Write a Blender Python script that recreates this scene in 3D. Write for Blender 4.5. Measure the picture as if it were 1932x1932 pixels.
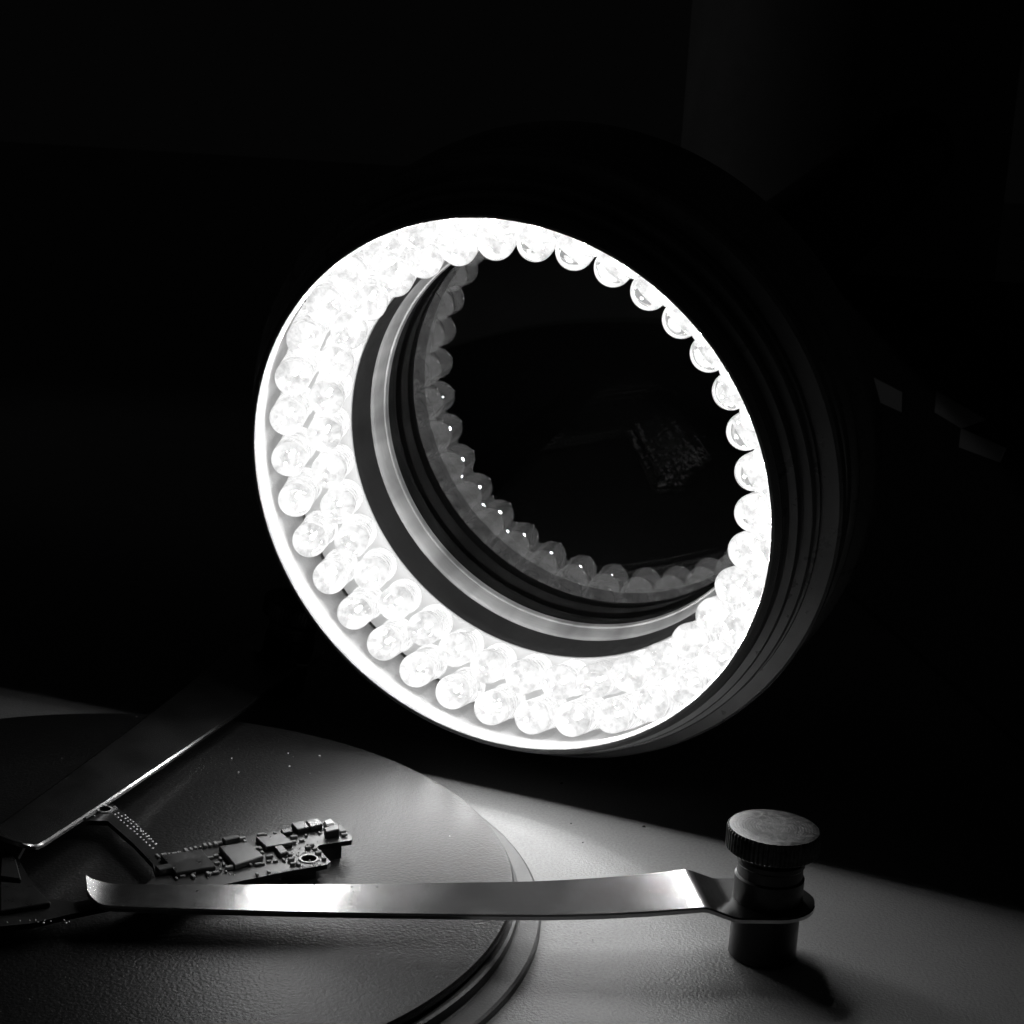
import bpy, bmesh, math, random
from mathutils import Vector, Matrix
from math import sin, cos, pi, radians, tan

# ------------------------------------------------------------------ units: 1 Blender unit = 1 cm
random.seed(7)
sc = bpy.context.scene
COL = sc.collection
for o in list(bpy.data.objects):
    bpy.data.objects.remove(o)

# ------------------------------------------------------------------ camera
F, PITCH, ROLL, CAMH = 3300.0, radians(13), radians(-3.5), 9.26   # F in pixels of a 1932 px wide frame
f_ = Vector((0, cos(PITCH), -sin(PITCH)))
u0 = Vector((0, sin(PITCH), cos(PITCH)))
x0 = Vector((1, 0, 0))
CX = x0*cos(ROLL) - u0*sin(ROLL)
CU = x0*sin(ROLL) + u0*cos(ROLL)
O_ = Vector((0, 0, CAMH))
cam = bpy.data.cameras.new('camera')
cam.sensor_width = 36.0
cam.lens = 36.0*F/1932.0
cam.clip_start = 0.5
cam.clip_end = 1000
co = bpy.data.objects.new('camera', cam)
M = Matrix((CX, CU, -f_)).transposed().to_4x4()
M.translation = O_
co.matrix_world = M
COL.objects.link(co)
sc.camera = co
cam.dof.use_dof = True
cam.dof.focus_distance = 20.0
cam.dof.aperture_fstop = 1.9

def ray(u, v):
    return CX*((u-966)/F) - CU*((v-966)/F) + f_
def at(u, v, z):
    d = ray(u, v)
    return O_ + d*((z-CAMH)/d.z)
def deep(u, v, D):
    return O_ + ray(u, v)*D

# ------------------------------------------------------------------ world, lamps, exposure
w = bpy.data.worlds.new('World')
sc.world = w
w.use_nodes = True
w.node_tree.nodes['Background'].inputs[0].default_value = (1, 1, 1, 1)
w.node_tree.nodes['Background'].inputs[1].default_value = 0.0012
LED_POWER = 20.0
BODY_EMIT = 0.235
CHIP_EMIT = 0.47
DIE_EMIT = 4.0
fill_spot = bpy.data.lights.new('column_fill_spot', 'SPOT')  # unseen spot added at left, cone narrowed to brighten the column and box labels
fill_spot.spot_size = radians(26)
fill_spot.spot_blend = 0.3
fill_spot.shadow_soft_size = 3.0
fill_spot.energy = 1500
ro = bpy.data.objects.new('column_fill_spot', fill_spot)
ro.location = (-62, 55, 12)
ro.rotation_euler = (Vector((8, 40.5, 6)) - Vector(ro.location)).to_track_quat('-Z', 'Y').to_euler()
COL.objects.link(ro)
vs = sc.view_settings
vs.view_transform = 'Standard'
vs.look = 'None'
vs.exposure = 0
vs.gamma = 1
vs.use_curve_mapping = False
sc.render.engine = 'CYCLES'
cy = sc.cycles
cy.max_bounces = 14
cy.diffuse_bounces = 3
cy.glossy_bounces = 6
cy.transmission_bounces = 12
cy.sample_clamp_indirect = 3.0
cy.caustics_reflective = True
cy.caustics_refractive = True
cy.blur_glossy = 0.4
cy.use_denoising = True
try:
    cy.use_light_tree = True
except Exception:
    pass

# ------------------------------------------------------------------ helpers
def mesh_obj(name, verts, faces, mat=None, parent=None, smooth=True, angle=40):
    me = bpy.data.meshes.new(name)
    me.from_pydata([tuple(v) for v in verts], [], faces)
    me.update()
    bm = bmesh.new()
    bm.from_mesh(me)
    bmesh.ops.recalc_face_normals(bm, faces=bm.faces)
    for f in bm.faces:
        f.smooth = smooth
    if smooth:
        for e in bm.edges:
            if len(e.link_faces) == 2 and e.calc_face_angle(0) > radians(angle):
                e.smooth = False
    bm.to_mesh(me)
    bm.free()
    ob = bpy.data.objects.new(name, me)
    COL.objects.link(ob)
    if mat:
        me.materials.append(mat)
    if parent:
        ob.parent = parent
    return ob

def lathe(profile, n=96, closed=False, mod=None):
    """profile = [(r, z)...]; closed joins the last ring to the first; ends with r=0 become poles."""
    V, Fc, rings = [], [], []
    for i, (r, z) in enumerate(profile):
        if r == 0:
            V.append((0, 0, z))
            rings.append([len(V)-1])
        else:
            ids = []
            for k in range(n):
                a = 2*pi*k/n
                rr = r + (mod(i, k) if mod else 0)
                V.append((rr*cos(a), rr*sin(a), z))
                ids.append(len(V)-1)
            rings.append(ids)
    m = len(rings)
    for i in range(m if closed else m-1):
        A, B = rings[i], rings[(i+1) % m]
        if len(A) == 1 and len(B) == 1:
            continue
        for k in range(n):
            k2 = (k+1) % n
            if len(A) == 1:
                Fc.append((A[0], B[k], B[k2]))
            elif len(B) == 1:
                Fc.append((A[k], A[k2], B[0]))
            else:
                Fc.append((A[k], A[k2], B[k2], B[k]))
    return V, Fc

def prism(pts, z0, z1):
    """pts: list of 2D points (counter-clockwise or not), possibly concave."""
    n = len(pts)
    V = [(p[0], p[1], z1) for p in pts] + [(p[0], p[1], z0) for p in pts]
    Fc = [tuple(range(n)), tuple(range(2*n-1, n-1, -1))]
    for i in range(n):
        j = (i+1) % n
        Fc.append((i, n+i, n+j, j))
    return V, Fc

def bevel(ob, w=0.01, seg=2, ang=30):
    bm = bmesh.new()
    bm.from_mesh(ob.data)
    es = [e for e in bm.edges if len(e.link_faces) == 2 and e.calc_face_angle(0) > radians(ang)]
    bmesh.ops.bevel(bm, geom=es, offset=w, segments=seg, affect='EDGES', profile=0.6)
    bm.to_mesh(ob.data)
    bm.free()

def empty(name, loc=(0, 0, 0), label=None, cat=None, group=None):
    o = bpy.data.objects.new(name, None)
    o.empty_display_size = 0.3
    o.location = loc
    COL.objects.link(o)
    tag(o, label, cat, group)
    return o

def tag(o, label=None, cat=None, group=None, kind=None):
    if label: o['label'] = label
    if cat: o['category'] = cat
    if group: o['group'] = group
    if kind: o['kind'] = kind
    return o

# ------------------------------------------------------------------ materials (all greys: the photograph is monochrome)
class N:
    def __init__(self, name):
        self.m = bpy.data.materials.new(name)
        self.m.use_nodes = True
        self.t = self.m.node_tree
        self.b = self.t.nodes['Principled BSDF']
        self.out = self.t.nodes['Material Output']
        self.tc = None
    def node(self, typ, **kw):
        n = self.t.nodes.new(typ)
        for k, v in kw.items():
            setattr(n, k, v)
        return n
    def link(self, a, b):
        self.t.links.new(a, b)
    def coord(self):
        if not self.tc:
            self.tc = self.node('ShaderNodeTexCoord')
        return self.tc.outputs['Object']
    def noise(self, scale, detail=2, rough=0.5, vec=None, stretch=None):
        n = self.node('ShaderNodeTexNoise')
        n.inputs['Scale'].default_value = scale
        n.inputs['Detail'].default_value = detail
        n.inputs['Roughness'].default_value = rough
        v = vec or self.coord()
        if stretch:
            mp = self.node('ShaderNodeMapping')
            mp.inputs['Scale'].default_value = stretch
            self.link(v, mp.inputs['Vector'])
            v = mp.outputs[0]
        self.link(v, n.inputs['Vector'])
        return n.outputs['Fac']
    def ramp(self, fac, stops):
        r = self.node('ShaderNodeValToRGB')
        e = r.color_ramp.elements
        while len(e) < len(stops):
            e.new(0.5)
        for i, (p, c) in enumerate(stops):
            e[i].position = p
            e[i].color = (c, c, c, 1)
        self.link(fac, r.inputs[0])
        return r.outputs[0]
    def bump(self, h, strength=0.3, dist=0.02, normal=None):
        b = self.node('ShaderNodeBump')
        b.inputs['Strength'].default_value = strength
        b.inputs['Distance'].default_value = dist
        self.link(h, b.inputs['Height'])
        if normal:
            self.link(normal, b.inputs['Normal'])
        return b.outputs[0]
    def set(self, base=None, rough=None, metal=None, spec=None, **kw):
        i = self.b.inputs
        if base is not None: i['Base Color'].default_value = (base, base, base, 1)
        if rough is not None: i['Roughness'].default_value = rough
        if metal is not None: i['Metallic'].default_value = metal
        if spec is not None: i['Specular IOR Level'].default_value = spec
        for k, v in kw.items():
            i[k].default_value = v
        return self

def grainy(name, base, rough, metal, spec, grain_scale, grain_str, var=0.25, rough_var=0.1, dist=0.012, speck=None):
    n = N(name)
    n.set(base, rough, metal, spec)
    g = n.noise(grain_scale, 3, 0.6)
    big = n.noise(0.5, 3, 0.6)
    bc = n.ramp(big, [(0.3, base*(1-var)), (0.7, base*(1+var))])
    if speck:
        # the sprayed coat's own grain: lighter and darker flecks
        mx = n.node('ShaderNodeMix', data_type='RGBA', blend_type='MULTIPLY')
        mx.inputs[0].default_value = 1.0
        n.link(bc, mx.inputs[6])
        n.link(n.ramp(g, [(0.3, 1-speck), (0.72, 1+speck)]), mx.inputs[7])
        bc = mx.outputs[2]
    n.link(bc, n.b.inputs['Base Color'])
    r = n.noise(3.0, 4, 0.6)
    n.link(n.ramp(r, [(0.3, max(0.02, rough-rough_var)), (0.7, min(1, rough+rough_var))]), n.b.inputs['Roughness'])
    n.link(n.bump(g, grain_str, dist), n.b.inputs['Normal'])
    return n.m

M_table = grainy('table_coating', 0.31, 0.38, 0, 0.5, 26, 0.8, 0.05, 0.0, 0.016, speck=0.16)
M_disc = grainy('dark_anodised_disc', 0.012, 0.35, 0, 0.30, 27, 0.5, 0.0, 0.0, 0.014, speck=0.5)
M_disc_base = grainy('disc_base_grey', 0.07, 0.42, 0, 0.5, 28, 0.35, 0.1, 0.05, 0.012)
M_house = grainy('black_anodised_metal', 0.34, 0.33, 0.5, 0.55, 45, 0.2, 0.2, 0.08, 0.008)
M_rim = grainy('sandblasted_rim', 0.26, 0.45, 0.3, 0.5, 38, 0.6, 0.1, 0.1, 0.014)
M_tube = grainy('black_tube', 0.016, 0.5, 0, 0.4, 40, 0.15, 0.2, 0.1, 0.006)
M_well = grainy('matt_black_well', 0.002, 0.9, 0, 0.05, 40, 0.1, 0.1, 0.0, 0.006)
M_plate = grainy('white_led_plate', 0.75, 0.5, 0, 0.4, 30, 0.1, 0.08, 0.1, 0.005)
M_postm = grainy('dark_post_metal', 0.022, 0.38, 0.4, 0.5, 40, 0.2, 0.2, 0.08, 0.006)
M_bg = grainy('background_grey', 0.30, 0.6, 0, 0.3, 10, 0.1, 0.1, 0.05, 0.01)
M_bgdark = grainy('background_black', 0.02, 0.6, 0, 0.3, 10, 0.1, 0.1, 0.05, 0.01)
M_paper = grainy('pale_label_paper', 0.55, 0.7, 0, 0.3, 10, 0.05, 0.05, 0.05, 0.01)
M_pcb = grainy('circuit_board_mask', 0.018, 0.34, 0, 0.6, 22, 0.2, 0.3, 0.08, 0.006)
M_chip = grainy('chip_package', 0.028, 0.32, 0, 0.6, 16, 0.15, 0.25, 0.1, 0.005)
M_chip2 = grainy('chip_shield_metal', 0.13, 0.36, 0.8, 0.5, 14, 0.2, 0.2, 0.1, 0.006)
M_solder = grainy('solder', 0.5, 0.5, 0.9, 0.5, 30, 0.6, 0.1, 0.1, 0.01)
M_cap = grainy('capacitor_end', 0.36, 0.6, 0.2, 0.7, 30, 0.6, 0.2, 0.1, 0.01)
M_dust = grainy('pale_dust', 0.5, 0.8, 0, 0.3, 10, 0.1, 0.1, 0.05, 0.01)
M_fibre = grainy('dark_fibre', 0.03, 0.8, 0, 0.3, 10, 0.1, 0.1, 0.05, 0.01)

# brushed steel of the clamp arms
n = N('brushed_steel')
n.set(0.42, 0.3, 1.0, 0.5)
st = n.noise(7, 4, 0.65, stretch=(0.6, 14.0, 1.0))
bl = n.noise(1.6, 5, 0.65)
sp = n.noise(9, 3, 0.6)
n.link(n.ramp(bl, [(0.35, 0.40), (0.5, 0.43), (0.68, 0.45)]), n.b.inputs['Base Color'])
n.link(n.ramp(bl, [(0.3, 0.185), (0.7, 0.215)]), n.b.inputs['Roughness'])
n.link(n.bump(sp, 0.05, 0.008, n.bump(st, 0.10, 0.008)), n.b.inputs['Normal'])
M_steel = n.m

# turned metal of the knob: concentric rings
n = N('turned_metal')
n.set(0.10, 0.42, 0.9, 0.5)
wv = n.node('ShaderNodeTexWave', wave_type='RINGS', rings_direction='Z')
wv.inputs['Scale'].default_value = 9
wv.inputs['Distortion'].default_value = 1.2
wv.inputs['Detail'].default_value = 3
n.link(n.coord(), wv.inputs['Vector'])
n2 = n.noise(14, 4, 0.7)
n.link(n.ramp(n2, [(0.35, 0.03), (0.65, 0.09)]), n.b.inputs['Base Color'])
n.link(n.ramp(n2, [(0.3, 0.34), (0.7, 0.5)]), n.b.inputs['Roughness'])
n.link(n.bump(n2, 0.25, 0.02, n.bump(wv.outputs['Fac'], 0.06, 0.012)), n.b.inputs['Normal'])
M_knob = n.m

# polished retaining ring, patchy along its length
n = N('polished_ring_metal')
n.set(0.7, 0.45, 0.7, 0.5)
p1 = n.noise(1.1, 3, 0.6, stretch=(1, 1, 0.2))
p2 = n.noise(7, 3, 0.6, stretch=(0.3, 0.3, 4))
n.link(n.ramp(p1, [(0.35, 0.24), (0.5, 0.36), (0.65, 0.5)]), n.b.inputs['Base Color'])
n.link(n.bump(p2, 0.3, 0.012), n.b.inputs['Normal'])
M_ring = n.m

# lens glass
n = N('lens_glass')
n.set(1.0, 0.0, 0, 0.5)
n.b.inputs['Transmission Weight'].default_value = 1
n.b.inputs['IOR'].default_value = 1.55
M_lens = n.m

# LED epoxy: clear body that glows a little by itself (scattered light in the resin)
n = N('glowing_clear_resin')
n.set(1.0, 0.03, 0, 0.5)
n.b.inputs['Transmission Weight'].default_value = 1
n.b.inputs['IOR'].default_value = 1.5
oi = n.node('ShaderNodeObjectInfo')
vm = n.node('ShaderNodeVectorMath', operation='ADD')
n.link(n.coord(), vm.inputs[0])
sep = n.node('ShaderNodeMath', operation='MULTIPLY')
sep.inputs[1].default_value = 37.0
n.link(oi.outputs['Random'], sep.inputs[0])
n.link(sep.outputs[0], vm.inputs[1])
pat = n.noise(7, 4, 0.65, vec=vm.outputs[0])
n.b.inputs['Emission Color'].default_value = (1, 1, 1, 1)
mu = n.node('ShaderNodeMath', operation='MULTIPLY')
mu.inputs[1].default_value = BODY_EMIT
n.link(n.ramp(pat, [(0.3, 0.55), (0.6, 1.0), (1.0, 1.3)]), mu.inputs[0])
n.link(mu.outputs[0], n.b.inputs['Emission Strength'])
M_resin = n.m

# LED chip and reflector cup: patterned emitter seen through the dome
n = N('lit_led_cup')
n.set(0.5, 0.5)
oi = n.node('ShaderNodeObjectInfo')
vm = n.node('ShaderNodeVectorMath', operation='ADD')
n.link(n.coord(), vm.inputs[0])
sep = n.node('ShaderNodeMath', operation='MULTIPLY')
sep.inputs[1].default_value = 53.0
n.link(oi.outputs['Random'], sep.inputs[0])
n.link(sep.outputs[0], vm.inputs[1])
pat = n.noise(15, 4, 0.7, vec=vm.outputs[0])
n.b.inputs['Emission Color'].default_value = (1, 1, 1, 1)
mu = n.node('ShaderNodeMath', operation='MULTIPLY')
mu.inputs[1].default_value = CHIP_EMIT
n.link(n.ramp(pat, [(0.36, 0.05), (0.47, 0.5), (0.58, 1.0)]), mu.inputs[0])
n.link(mu.outputs[0], n.b.inputs['Emission Strength'])
M_cup = n.m
M_cup.cycles.emission_sampling = 'NONE'
n = N('lit_led_die')
n.set(0.5, 0.5)
n.b.inputs['Emission Color'].default_value = (1, 1, 1, 1)
n.b.inputs['Emission Strength'].default_value = DIE_EMIT
M_die = n.m
M_die.cycles.emission_sampling = 'NONE'

# ------------------------------------------------------------------ the setting: table top
tv, tf = [], []
tb = mesh_obj('table_top', [(-160, -40, 0), (160, -40, 0), (160, 260, 0), (-160, 260, 0),
                            (-160, -40, -3), (160, -40, -3), (160, 260, -3), (-160, 260, -3)],
              [(0, 1, 2, 3), (7, 6, 5, 4), (0, 4, 5, 1), (1, 5, 6, 2), (2, 6, 7, 3), (3, 7, 4, 0)], M_table, smooth=False)
tag(tb, kind='structure')

# ------------------------------------------------------------------ the LED ring light
D0 = F/145.0
C0 = deep(939, 938, D0)
nrm = (CX*-0.400 + CU*-0.348 - f_*0.848).normalized()
xa = Vector((0, 0, 1)).cross(nrm).normalized()
ya = nrm.cross(xa)
RM = Matrix((xa, ya, nrm)).transposed().to_4x4()
RM.translation = C0
ring = empty('led_ring_light', (0, 0, 0),
             'black ribbed round lamp ring with two lit rows of clear bulbs around a dark lens', 'ring light')
ring.matrix_world = RM

prof = [(2.78, -0.86), (3.80, -0.86), (3.80, -0.70), (3.66, -0.28), (3.625, -0.22), (3.655, -0.02), (3.675, 0.0)]
outer = [(3.70, -0.012), (3.78, -0.10), (3.80, -0.16), (3.80, -0.24),
         (3.74, -0.26), (3.74, -0.31), (3.90, -0.33), (3.92, -0.37), (3.92, -0.45), (3.86, -0.47), (3.86, -0.55),
         (4.02, -0.57), (4.04, -0.60), (4.04, -0.70), (3.97, -0.72), (3.97, -0.77), (4.06, -0.79), (4.07, -0.83), (4.03, -0.85), (4.03, -0.90),
         (4.27, -0.94), (4.31, -0.98), (4.31, -1.15), (4.26, -1.19), (4.16, -1.22), (4.16, -1.45),
         (4.24, -1.48), (4.26, -1.52), (4.26, -1.62), (4.2, -1.65), (4.2, -1.78), (4.27, -1.82), (4.3, -1.86), (4.3, -1.92), (4.24, -1.95), (4.24, -2.1), (4.38, -2.3), (4.41, -2.40),
         (4.41, -2.75), (4.36, -2.84), (3.7, -2.9), (3.4, -3.1), (3.4, -4.6), (3.3, -4.7), (0, -4.7)]
V, Fc = lathe([(3.12, -1.9), (3.12, -1.76), (4.04, -1.44), (4.03, -1.34), (3.86, -0.6), (3.76, -0.15)] + outer, 160)
housing = mesh_obj('housing', V, Fc, M_house, ring, angle=28)
# bright inner lip with its grainy chamfer
V, Fc = lathe([(4.01, -1.35), (3.72, -0.22), (3.645, -0.13), (3.638, -0.10), (3.652, -0.015), (3.662, 0.004), (3.70, 0.004), (3.775, -0.075), (3.775, -0.12), (3.72, -0.15)], 160)
lip = mesh_obj('rim_lip', V, Fc, M_rim, ring, angle=28)
V, Fc = lathe([(3.055, -1.75), (3.055, -1.69), (3.07, -1.675), (3.45, -1.55), (3.98, -1.375)], 160)
plate = mesh_obj('led_plate', V, Fc, M_plate, ring)
V, Fc = lathe([(3.05, -1.67), (3.045, -1.69), (3.04, -1.80), (3.055, -1.81), (3.045, -2.23), (3.07, -2.24), (3.07, -2.3)], 160)
tube = mesh_obj('lens_tube', V, Fc, M_tube, ring)
V, Fc = lathe([(3.14, -2.255), (3.055, -2.26), (3.045, -2.275), (3.038, -2.295), (3.028, -2.305), (3.0, -2.56), (2.995, -2.57), (2.975, -2.58), (2.965, -2.65)], 200)
mring = mesh_obj('retaining_ring', V, Fc, M_ring, ring)
V, Fc = lathe([(0, -2.66), (2.6, -2.66), (3.1, -2.66), (3.1, -3.0), (2.6, -3.0), (0, -3.0)], 128)
lens = mesh_obj('lens', V, Fc, M_lens, ring, angle=20)
V, Fc = lathe([(3.16, -2.5), (3.16, -4.6), (0, -4.6)], 96)
well = mesh_obj('lens_well', V, Fc, M_well, ring)
V, Fc = lathe([(1.1, -4.7), (1.1, -26.0)], 48)
mount = mesh_obj('mount_tube', V, Fc, M_tube, ring)

# one LED, then copies
def led_mesh(length):
    # clear dome-topped cylinder, tip at z = 0, moulded rings on the lower body
    r = 0.247
    p = [(0, -length), (0.262, -length), (0.262, -length+0.07), (r, -length+0.08)]
    for q in (0.62, 0.52, 0.42):
        if length > q + 0.2:
            p += [(r, -q-0.03), (r-0.013, -q-0.02), (r-0.013, -q+0.005), (r, -q+0.015)]
    for k in range(0, 10):
        a = k/10*pi/2
        p.append((r*cos(a), -r + r*sin(a)))
    p.append((0, 0))
    return lathe(p, 28)
def cup_mesh(length):
    # reflector cup with its die, two lead posts below
    zc = -0.40
    return lathe([(0.035, zc-0.10), (0.15, zc+0.02), (0.165, zc+0.02), (0.165, zc-0.03), (0.05, zc-0.16), (0.045, -length+0.02), (0.0, -length+0.02)], 24)

spot = bpy.data.lights.new('led_light', 'POINT')
spot.energy = LED_POWER
spot.shadow_soft_size = 0.032
NL = 36
PH = radians(8.0)
TILT = radians(18)
first = {}
for row, (R, tip, ln) in enumerate([(3.07, -0.79, 0.83), (3.46, -0.42, 0.97)]):
    for k in range(NL):
        a = PH + 2*pi*(k + 0.5*row)/NL
        if row not in first:
            V, Fc = led_mesh(ln)
            b = mesh_obj('led_bulb', V, Fc, M_resin, ring, angle=50)
            V, Fc = cup_mesh(ln)
            c = mesh_obj('led_cup', V, Fc, M_cup, b)
            V, Fc = lathe([(0, -0.31), (0.016, -0.318), (0.021, -0.335), (0.016, -0.352), (0.014, -0.40), (0, -0.40)], 10)
            e = mesh_obj('led_die', V, Fc, M_die, b)
            first[row] = (b, c, e)
        else:
            b0, c0, e0 = first[row]
            e = e0.copy(); COL.objects.link(e)
            b = b0.copy(); COL.objects.link(b); b.parent = ring
            c = c0.copy(); COL.objects.link(c); c.parent = b
            e.parent = b
        q = (Matrix.Rotation(a, 4, 'Z') @ Matrix.Rotation(-TILT + random.uniform(-.025, .025), 4, 'Y')
             @ Matrix.Rotation(random.uniform(-.025, .025), 4, 'X') @ Matrix.Rotation(random.uniform(0, 6.28), 4, 'Z'))
        pos = Vector((R*cos(a), R*sin(a), tip + random.uniform(-.015, .015)))
        b.matrix_local = Matrix.Translation(pos) @ q
        l = bpy.data.objects.new('led_light', spot)
        COL.objects.link(l)
        l.parent = ring
        l.location = pos + q.to_3x3() @ Vector((0, 0, 0.055))

# ------------------------------------------------------------------ turntable disc
DC = Vector((-4.76, 18.91, 0))
disc = empty('round_work_disc', DC, 'dark round metal work disc with a stepped edge, cut off by the frame', 'work disc')
V, Fc = lathe([(0, 0.42), (4.98, 0.42), (5.035, 0.408), (5.055, 0.38), (5.055, 0.33), (5.02, 0.31), (5.02, 0.27), (0, 0.27)], 256)
mesh_obj('disc_top', V, Fc, M_disc, disc, angle=25)
V, Fc = lathe([(0, 0.268), (5.09, 0.268), (5.12, 0.25), (5.12, 0.13), (5.14, 0.115), (5.36, 0.10), (5.39, 0.08), (5.39, 0.0), (0, 0.0)], 256)
mesh_obj('disc_base', V, Fc, M_disc_base, disc, angle=25)

# ------------------------------------------------------------------ spring clamps
def strip(stations, th):
    """stations: (s, yplus, yminus, z); a metal strip of thickness th with rounded edges."""
    V, Fc = [], []
    for (s, yp, ym, z) in stations:
        e = min(0.025, (yp-ym)*0.2)
        sec = [(yp-e, z), (yp, z-e*0.6), (yp, z-th), (ym, z-th), (ym, z-e*0.6), (ym+e, z)]
        for (y, zz) in sec:
            V.append((s, y, zz))
    n = len(stations)
    for i in range(n-1):
        for k in range(6):
            k2 = (k+1) % 6
            Fc.append((i*6+k, i*6+k2, (i+1)*6+k2, (i+1)*6+k))
    Fc.append(tuple(range(6)))
    Fc.append(tuple((n-1)*6+k for k in range(5, -1, -1)))
    return V, Fc

def arm_z(s):
    return 0.70 + 0.027*max(0.0, 3.0-s)**2 + 0.004*max(0.0, s-4.0)**2

def make_clamp():
    root = empty('spring_clamp', (0, 0, 0))
    V, Fc = lathe([(0, 0.0), (0.36, 0.0), (0.385, 0.02), (0.385, 0.58), (0.37, 0.60), (0, 0.60)], 64)
    mesh_obj('post', V, Fc, M_postm, root, angle=30)
    sts = []
    for k in range(0, 9):
        a = pi/2*k/8
        ww = max(0.03, 0.54*sin(a))
        sts.append((-0.54*cos(a), ww, -ww, 0.70))
    L = 7.42
    sts += [(0.30, 0.53, -0.53, 0.70), (0.44, 0.525, -0.525, 0.70), (0.52, 0.52, -0.52, 0.71), (0.76, 0.512, -0.512, arm_z(0.88)-0.022), (0.82, 0.508, -0.508, arm_z(0.88)-0.004), (0.88, 0.505, -0.505, arm_z(0.88)), (1.04, 0.50, -0.50, arm_z(1.04))]
    for k in range(1, 25):
        s = 1.04 + (7.12-1.04)*k/24
        h = 0.50 + (0.285-0.50)*(s-1.04)/(L-1.04)
        sts.append((s, h, -h, arm_z(s)))
    for k in range(1, 11):
        q = k/10
        s = 7.12 + 0.47*q
        h = 0.50 + (0.285-0.50)*(s-1.04)/(L-1.04)
        yl = h - max(0, (2*h-0.06))*(1-math.sqrt(max(0, 1-max(0, (q-0.45)/0.55)**2.2)))
        sts.append((s, yl, -h, arm_z(s) + 0.09*max(0, (q-0.2)/0.8)**2))
    V, Fc = strip(sts, 0.055)
    mesh_obj('arm', V, Fc, M_steel, root, angle=14)
    V, Fc = lathe([(0, 0.702), (0.395, 0.702), (0.395, 0.98), (0.37, 1.0), (0.37, 1.12), (0.385, 1.14), (0.385, 1.19), (0.36, 1.21), (0, 1.21)], 64)
    mesh_obj('collar', V, Fc, M_postm, root, angle=30)
    V, Fc = lathe([(0, 1.2), (0.22, 1.2), (0.22, 1.30), (0, 1.30)], 48)
    mesh_obj('screw_neck', V, Fc, M_postm, root, angle=30)
    nk = 60*4
    def mod(i, k):
        return (0.0 if (k % 4) < 2 else -0.022) if 2 <= i <= 3 else 0.0
    V, Fc = lathe([(0, 1.29), (0.50, 1.29), (0.53, 1.315), (0.53, 1.535), (0.505, 1.56), (0.46, 1.567), (0.30, 1.558), (0.12, 1.552), (0, 1.55)], nk, mod=mod)
    mesh_obj('thumb_knob', V, Fc, M_knob, root, angle=30)
    return root

clamp = make_clamp()
foot = at(1437, 1800, 0)
tipp = at(180, 1679, 0.80)
clamp.location = foot
clamp.rotation_euler = (0, 0, math.atan2(tipp.y-foot.y, tipp.x-foot.x))
tag(clamp, 'bright steel clamp arm across the disc, held by a post with a knurled knob', 'clamp', 'spring clamps holding the circuit board')
def copy_tree(o, parent=None):
    c = o.copy()
    COL.objects.link(c)
    if parent: c.parent = parent
    for ch in o.children:
        copy_tree(ch, c)
    return c
clamp2 = copy_tree(clamp)
ea, eb = at(54, 1583, 0.80), at(432, 1309, 0.80)
dv = (eb-ea); dv.z = 0
dv.normalize()
side = Vector((-dv.y, dv.x, 0))
tip2 = ea + side*0.285
clamp2.location = Vector((tip2.x, tip2.y, 0)) + dv*8.1
for ch in clamp2.children:
    if ch.name.startswith('arm'):
        ch.scale = (8.1/7.3, 1.06, 1)
        ch.location.z = 0.10
clamp2.rotation_euler = (radians(-11), 0, math.atan2(-dv.y, -dv.x))
tag(clamp2, 'shadowed clamp arm with one thin bright edge, reaching back over the dark disc', 'clamp', 'spring clamps holding the circuit board')

# ------------------------------------------------------------------ phone circuit board on the disc
ZB = 0.64
def zq(x, y): return (289.7 + 0.20996*x, 1477.6 + 0.20996*y)
def z5(x, y): return (0.35997*x, 1274.8 + 0.35997*y)
def P(q, z=ZB): return at(q[0], q[1], z)
board_root_loc = P(zq(700, 700), 0.42)
pcb = empty('circuit_board', board_root_loc, 'dark phone circuit board crowded with small chips, lying under the clamp arms', 'circuit board')
def loc(pt): return pt - board_root_loc
outline = [zq(130, 622), zq(460, 562), zq(610, 545), zq(760, 497), zq(1130, 427), zq(1240, 397), zq(1500, 345), zq(1620, 340),
           zq(1700, 400), zq(1790, 490), zq(1780, 512), zq(1490, 556), zq(1470, 575), zq(1590, 705), zq(1560, 730), zq(1200, 795), zq(800, 875), zq(400, 960), zq(0, 1030),
           (215, 1708), (133, 1725), (60, 1742), (0, 1748), (-70, 1758), (-70, 1600), (-20, 1560), (60, 1545), (110, 1530), (150, 1522), (176, 1512), (205, 1512), (222, 1524), (262, 1560), (296, 1604), zq(60, 628)]
inner = [z5(565, 762), z5(700, 880), z5(800, 985), z5(820, 1050), zq(-60, 900), (230, 1685), (140, 1702), (90, 1694), (54, 1655), (34, 1618), (52, 1585), (120, 1556), (170, 1548)]
def ring_prism(outer, hole, z0, z1):
    bm = bmesh.new()
    def loop(pts):
        vs_ = [bm.verts.new(loc(P(q, ZB)) + Vector((0, 0, z1-ZB))) for q in pts]
        es_ = [bm.edges.new((vs_[i], vs_[(i+1) % len(vs_)])) for i in range(len(vs_))]
        return es_
    es = loop(outer)
    for h in hole:
        es += loop(h)
    bmesh.ops.triangle_fill(bm, use_beauty=True, edges=es)
    r = bmesh.ops.extrude_face_region(bm, geom=list(bm.faces))
    bmesh.ops.translate(bm, verts=[v for v in r['geom'] if isinstance(v, bmesh.types.BMVert)], vec=(0, 0, z0-z1))
    bmesh.ops.recalc_face_normals(bm, faces=bm.faces)
    me = bpy.data.meshes.new('board')
    bm.to_mesh(me); bm.free()
    return me
hole = [zq(1395+68*cos(t*pi/8), 683+30*sin(t*pi/8)) for t in range(16)]
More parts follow.
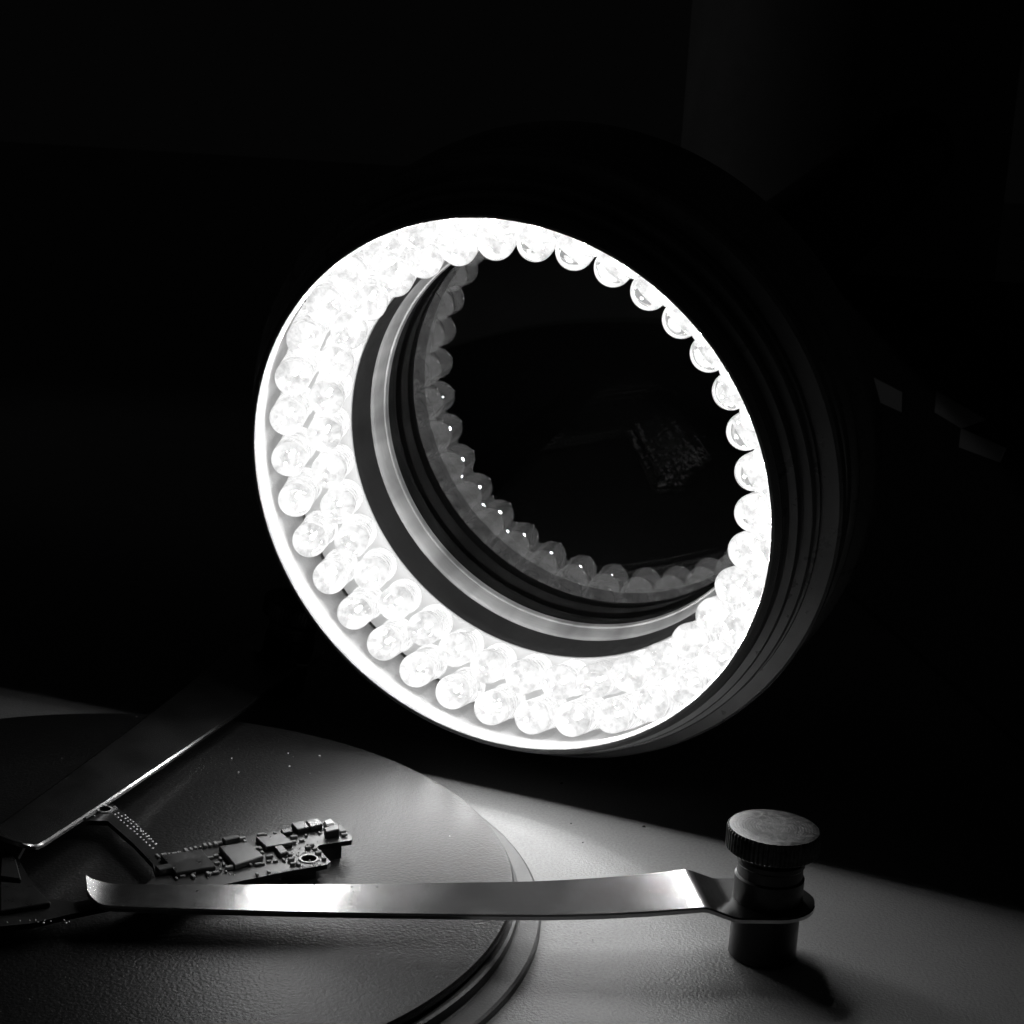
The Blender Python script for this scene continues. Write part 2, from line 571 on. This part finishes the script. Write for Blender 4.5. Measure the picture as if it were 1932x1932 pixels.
hole2 = [z5(548+32*cos(t*pi/7), 702+13*sin(t*pi/7)) for t in range(14)]
me = ring_prism(outline, [inner, hole, hole2], ZB-0.06, ZB)
bo = bpy.data.objects.new('board', me); COL.objects.link(bo); bo.parent = pcb; me.materials.append(M_pcb)

def quad_part(name, q, h, mat, z=ZB, bev=0.01):
    pts = [loc(P(a, z)) for a in q]
    zz = loc(Vector((0, 0, z))).z
    V, Fc = prism([(p.x, p.y) for p in pts], zz+0.001, zz+h)
    o = mesh_obj(name, V, Fc, mat, pcb, smooth=False)
    bevel(o, bev, 1)
    return o
chips = [([(585, 615), (850, 575), (990, 700), (730, 785)], 0.07, M_chip2),
         ([(915, 525), (1160, 490), (1250, 575), (1010, 615)], 0.06, M_chip2),
         ([(1235, 405), (1350, 385), (1400, 440), (1290, 465)], 0.07, M_chip),
         ([(1365, 380), (1480, 360), (1520, 415), (1410, 440)], 0.07, M_chip),
         ([(1140, 448), (1215, 430), (1255, 468), (1165, 482)], 0.05, M_chip),
         ([(60, 690), (430, 632), (560, 790), (200, 850)], 0.06, M_chip),
         ([(10, 800), (140, 775), (185, 812), (50, 838)], 0.08, M_chip2),
         ([(610, 540), (745, 504), (780, 528), (640, 562)], 0.07, M_chip2),
         ([(1080, 610), (1155, 595), (1205, 650), (1135, 675)], 0.06, M_chip2),
         ([(1530, 470), (1660, 432), (1668, 480), (1545, 508)], 0.10, M_chip),
         ([(-170, 1150), (-60, 1120), (-10, 1190), (-140, 1230)], 0.08, M_chip)]
for q, h, m in chips[:10]:
    quad_part('chip', [zq(*a) for a in q], h, m)
for q in ([(4, 1600), (30, 1630), (40, 1668), (0, 1662)], [(0, 1672), (62, 1678), (96, 1712), (0, 1728)]):
    quad_part('chip', q, 0.06, M_chip)
# solder blob on the bright end
pb = quad_part('solder_pad', [zq(*a) for a in [(1515, 385), (1595, 352), (1640, 408), (1540, 425)]], 0.07, M_solder, bev=0.025)
# collars round the two screw holes
def hole_ring(cx, cy, rx, ry, conv, t):
    outer_ = [loc(P(conv(cx+rx*t*cos(a*pi/14), cy+ry*t*sin(a*pi/14)))) for a in range(28)]
    inner_ = [loc(P(conv(cx+rx*1.04*cos(a*pi/14), cy+ry*1.04*sin(a*pi/14)))) for a in range(28)]
    z = loc(Vector((0, 0, ZB))).z
    V = [(p.x, p.y, z+0.012) for p in outer_] + [(p.x, p.y, z+0.012) for p in inner_] + [(p.x, p.y, z+0.001) for p in outer_] + [(p.x, p.y, z+0.001) for p in inner_]
    Fc = []
    for i in range(28):
        j = (i+1) % 28
        Fc += [(i, j, 28+j, 28+i), (i, 56+i, 56+j, j), (28+i, 28+j, 84+j, 84+i)]
    return mesh_obj('screw_hole_ring', V, Fc, M_solder, pcb)
hole_ring(1395, 683, 68, 30, zq, 1.28)
hole_ring(548, 702, 32, 13, z5, 1.4)
caps = [(1260, 495), (1370, 480), (1490, 455), (1040, 672), (1035, 712), (1095, 710), (1170, 700), (940, 740), (980, 735), (870, 745), (920, 600), (975, 635), (955, 600), (680, 775), (515, 820), (490, 830), (560, 815), (360, 820), (355, 850), (205, 865), (260, 845), (90, 660), (140, 650), (185, 645), (230, 637), (45, 672), (30, 655), (335, 605), (375, 595), (420, 585), (460, 575), (505, 566), (555, 560), (590, 555), (290, 620), (795, 512), (820, 535), (1005, 470), (1090, 460), (965, 478), (930, 830), (1035, 812), (510, 680), (560, 665), (600, 690), (570, 730), (630, 740), (600, 790), (650, 805), (1330, 525), (1250, 545), (1225, 655), (1235, 700), (1250, 740), (1410, 572), (1385, 592), (1715, 475), (1700, 450), (1300, 740), (1310, 700), (1450, 600), (1480, 640), (1530, 690)]
ax1 = (P(zq(850, 575))-P(zq(585, 615))).normalized()
cap0 = None
for i, (x, y) in enumerate(caps):
    p = loc(P(zq(x, y)))
    if cap0 is None:
        V, Fc = prism([(-0.045, -0.025), (0.045, -0.025), (0.045, 0.025), (-0.045, 0.025)], 0.001, 0.045)
        cap0 = mesh_obj('capacitor', V, Fc, M_cap, pcb, smooth=False)
        bevel(cap0, 0.008, 1)
        c = cap0
    else:
        c = cap0.copy(); COL.objects.link(c); c.parent = pcb
    c.location = p
    s = random.uniform(0.5, 0.95)
    c.scale = (s*random.uniform(0.8, 1.3), s, s)
    c.rotation_euler = (0, 0, math.atan2(ax1.y, ax1.x) + (pi/2 if random.random() < 0.5 else 0))
# fine solder dots along the strip and edges
V, Fc = [], []
def dot(q, r=0.014):
    p = loc(P(q))
    b = len(V)
    for k in range(6):
        V.append((p.x+r*cos(k*pi/3), p.y+r*sin(k*pi/3), p.z+0.002))
    V.append((p.x, p.y, p.z+0.014))
    for k in range(6):
        Fc.append((b+k, b+(k+1) % 6, b+6))
for (a, b_) in [((600, 728), (800, 905)), ((622, 722), (812, 885)), ((655, 730), (815, 880))]:
    for k in range(13):
        t = k/12
        dot(z5(a[0]+(b_[0]-a[0])*t+random.uniform(-3, 3), a[1]+(b_[1]-a[1])*t+random.uniform(-2, 2)), 0.018)
for k in range(40):
    dot(zq(random.uniform(200, 1250), 0) if False else (random.uniform(0, 130), random.uniform(1735, 1742)) if k < 12 else zq(830+k*16, 866-k*3.2+random.uniform(-4, 0)), random.uniform(.01, .016))
for k in range(16):
    dot(z5(330+k*11+random.uniform(-4, 4), 768-k*2.2+random.uniform(-8, 4)))
for k in range(60):
    dot(zq(random.uniform(1240, 1500), random.uniform(590, 745)), random.uniform(.008, .016))
for k in range(60):
    x = random.uniform(480, 1740)
    yt, yb = 600-0.2*(x-400), 880-0.22*(x-500)
    if x > 1450: yb = 540
    dot(zq(x, random.uniform(yt, yb)), random.uniform(.007, .017))
sd = mesh_obj('solder_dots', V, Fc, M_solder, pcb)
sd['kind'] = 'stuff'
# parts soldered below the board, holding it off the disc
for q in ([(1420, 560), (1640, 520), (1690, 580), (1470, 630)], [(1150, 770), (1420, 720), (1460, 760), (1190, 815)], [(300, 860), (700, 800), (720, 850), (320, 910)]):
    pts = [loc(P(zq(*a), 0.55)) for a in q]
    V, Fc = prism([(p.x, p.y) for p in pts], 0.001, ZB-0.062-0.42)
    mesh_obj('under_connector', V, Fc, M_chip, pcb, smooth=False)

# ------------------------------------------------------------------ dim things behind the lamp
col = empty('grey_column', (8.6, 50, 0), 'wide grey round column standing in the dark behind the lamp', 'column')
V, Fc = lathe([(0, 0), (5.2, 0), (5.2, 1.0), (4.5, 1.2), (4.5, 60), (0, 60)], 96)
mesh_obj('column_shaft', V, Fc, M_bg, col, angle=30)
pa, pb2 = deep(1640, 706, 34.6), deep(1932, 822, 27.4)
bd = (pb2-pa); bd.z = 0; bd.normalize()
bx = empty('storage_box', (pa.x, pa.y, 0), 'black storage box with three pale labels in the dark right of the lamp', 'box')
bx.rotation_euler = (0, 0, math.atan2(bd.y, bd.x))
V, Fc = prism([(-6, 0), (10, 0), (10, 6), (-6, 6)], 0.0, 6.0)
b = mesh_obj('box_body', V, Fc, M_bgdark, bx, smooth=False)
bevel(b, 0.15, 2)
def face_uv(u, v):
    d = ray(u, v)
    nn = Vector((-bd.y, bd.x, 0))
    t = ((Vector((pa.x, pa.y, 0))-O_).dot(nn))/d.dot(nn)
    p = O_ + d*t
    return (p-Vector((pa.x, pa.y, 0))).dot(bd), p.z
for q in ([(1651, 712), (1705, 740), (1704, 778), (1664, 760)], [(1770, 738), (1862, 792), (1816, 808), (1766, 778)], [(1816, 808), (1900, 846), (1888, 872), (1812, 844)]):
    pts = [face_uv(*a) for a in q]
    V = [(s, -0.03, z) for s, z in pts] + [(s, -0.002, z) for s, z in pts]
    Fc = [(0, 1, 2, 3), (7, 6, 5, 4)] + [(i, 4+i, 4+(i+1) % 4, (i+1) % 4) for i in range(4)]
    mesh_obj('paper_label', V, Fc, M_paper, bx, smooth=False)

# ------------------------------------------------------------------ dust and fibres
def specks(name, pts, mat, r0, r1):
    V, Fc = [], []
    for (p, zz) in pts:
        b = len(V)
        r = random.uniform(r0, r1)
        a0 = random.random()*6
        for k in range(5):
            rr = r*random.uniform(0.5, 1.3)
            V.append((p.x+rr*cos(a0+k*1.257), p.y+rr*sin(a0+k*1.257), zz+0.001))
        V.append((p.x, p.y, zz+r*0.8))
        for k in range(5):
            Fc.append((b+k, b+(k+1) % 5, b+5))
    o = mesh_obj(name, V, Fc, mat)
    tag(o, kind='stuff')
    return o
pts = []
for k in range(16):
    a, r = random.random()*6.283, 4.9*math.sqrt(random.random())
    pts.append((DC+Vector((r*cos(a), r*sin(a), 0)), 0.42))
for q in ((437, 1431), (553, 1428), (603, 1426), (116, 1431), (450, 1457), (545, 1446)):
    pts.append((at(q[0], q[1], 0.42), 0.42))
for k in range(25):
    pts.append((at(random.uniform(880, 1930), random.uniform(1480, 1930), 0), 0.0) if True else None)
pts = [p for p in pts if (p[1] > 0.1) or (p[0]-DC).length > 5.5]
specks('dust', pts, M_dust, 0.008, 0.018)
pts = [(at(u, v, 0), 0.0) for u, v in ((1078, 1554), (1100, 1590), (1215, 1560), (1060, 1478))] + [(at(u, v, 0.80), 0.801) for u, v in ((664, 1674), (667, 1682), (712, 1674), (371, 1682))]
specks('dark_specks', pts, M_fibre, 0.014, 0.03)
# a short dark hair lying on the steel arm
a, b = at(580, 1664, 0.80), at(594, 1672, 0.80)
V, Fc = [], []
for k in range(9):
    t = k/8
    p = a.lerp(b, t) + Vector((0, 0.02*sin(t*3), 0))
    for j in range(4):
        V.append((p.x+0.010*cos(j*pi/2)*0.4, p.y+0.010*cos(j*pi/2), 0.81+0.008*sin(j*pi/2)))
for k in range(8):
    for j in range(4):
        j2 = (j+1) % 4
        Fc.append((k*4+j, k*4+j2, (k+1)*4+j2, (k+1)*4+j))
hair = mesh_obj('hair_fibre', V, Fc, M_fibre)
tag(hair, 'short dark hair lying on the brightest part of the steel clamp arm', 'fibre')
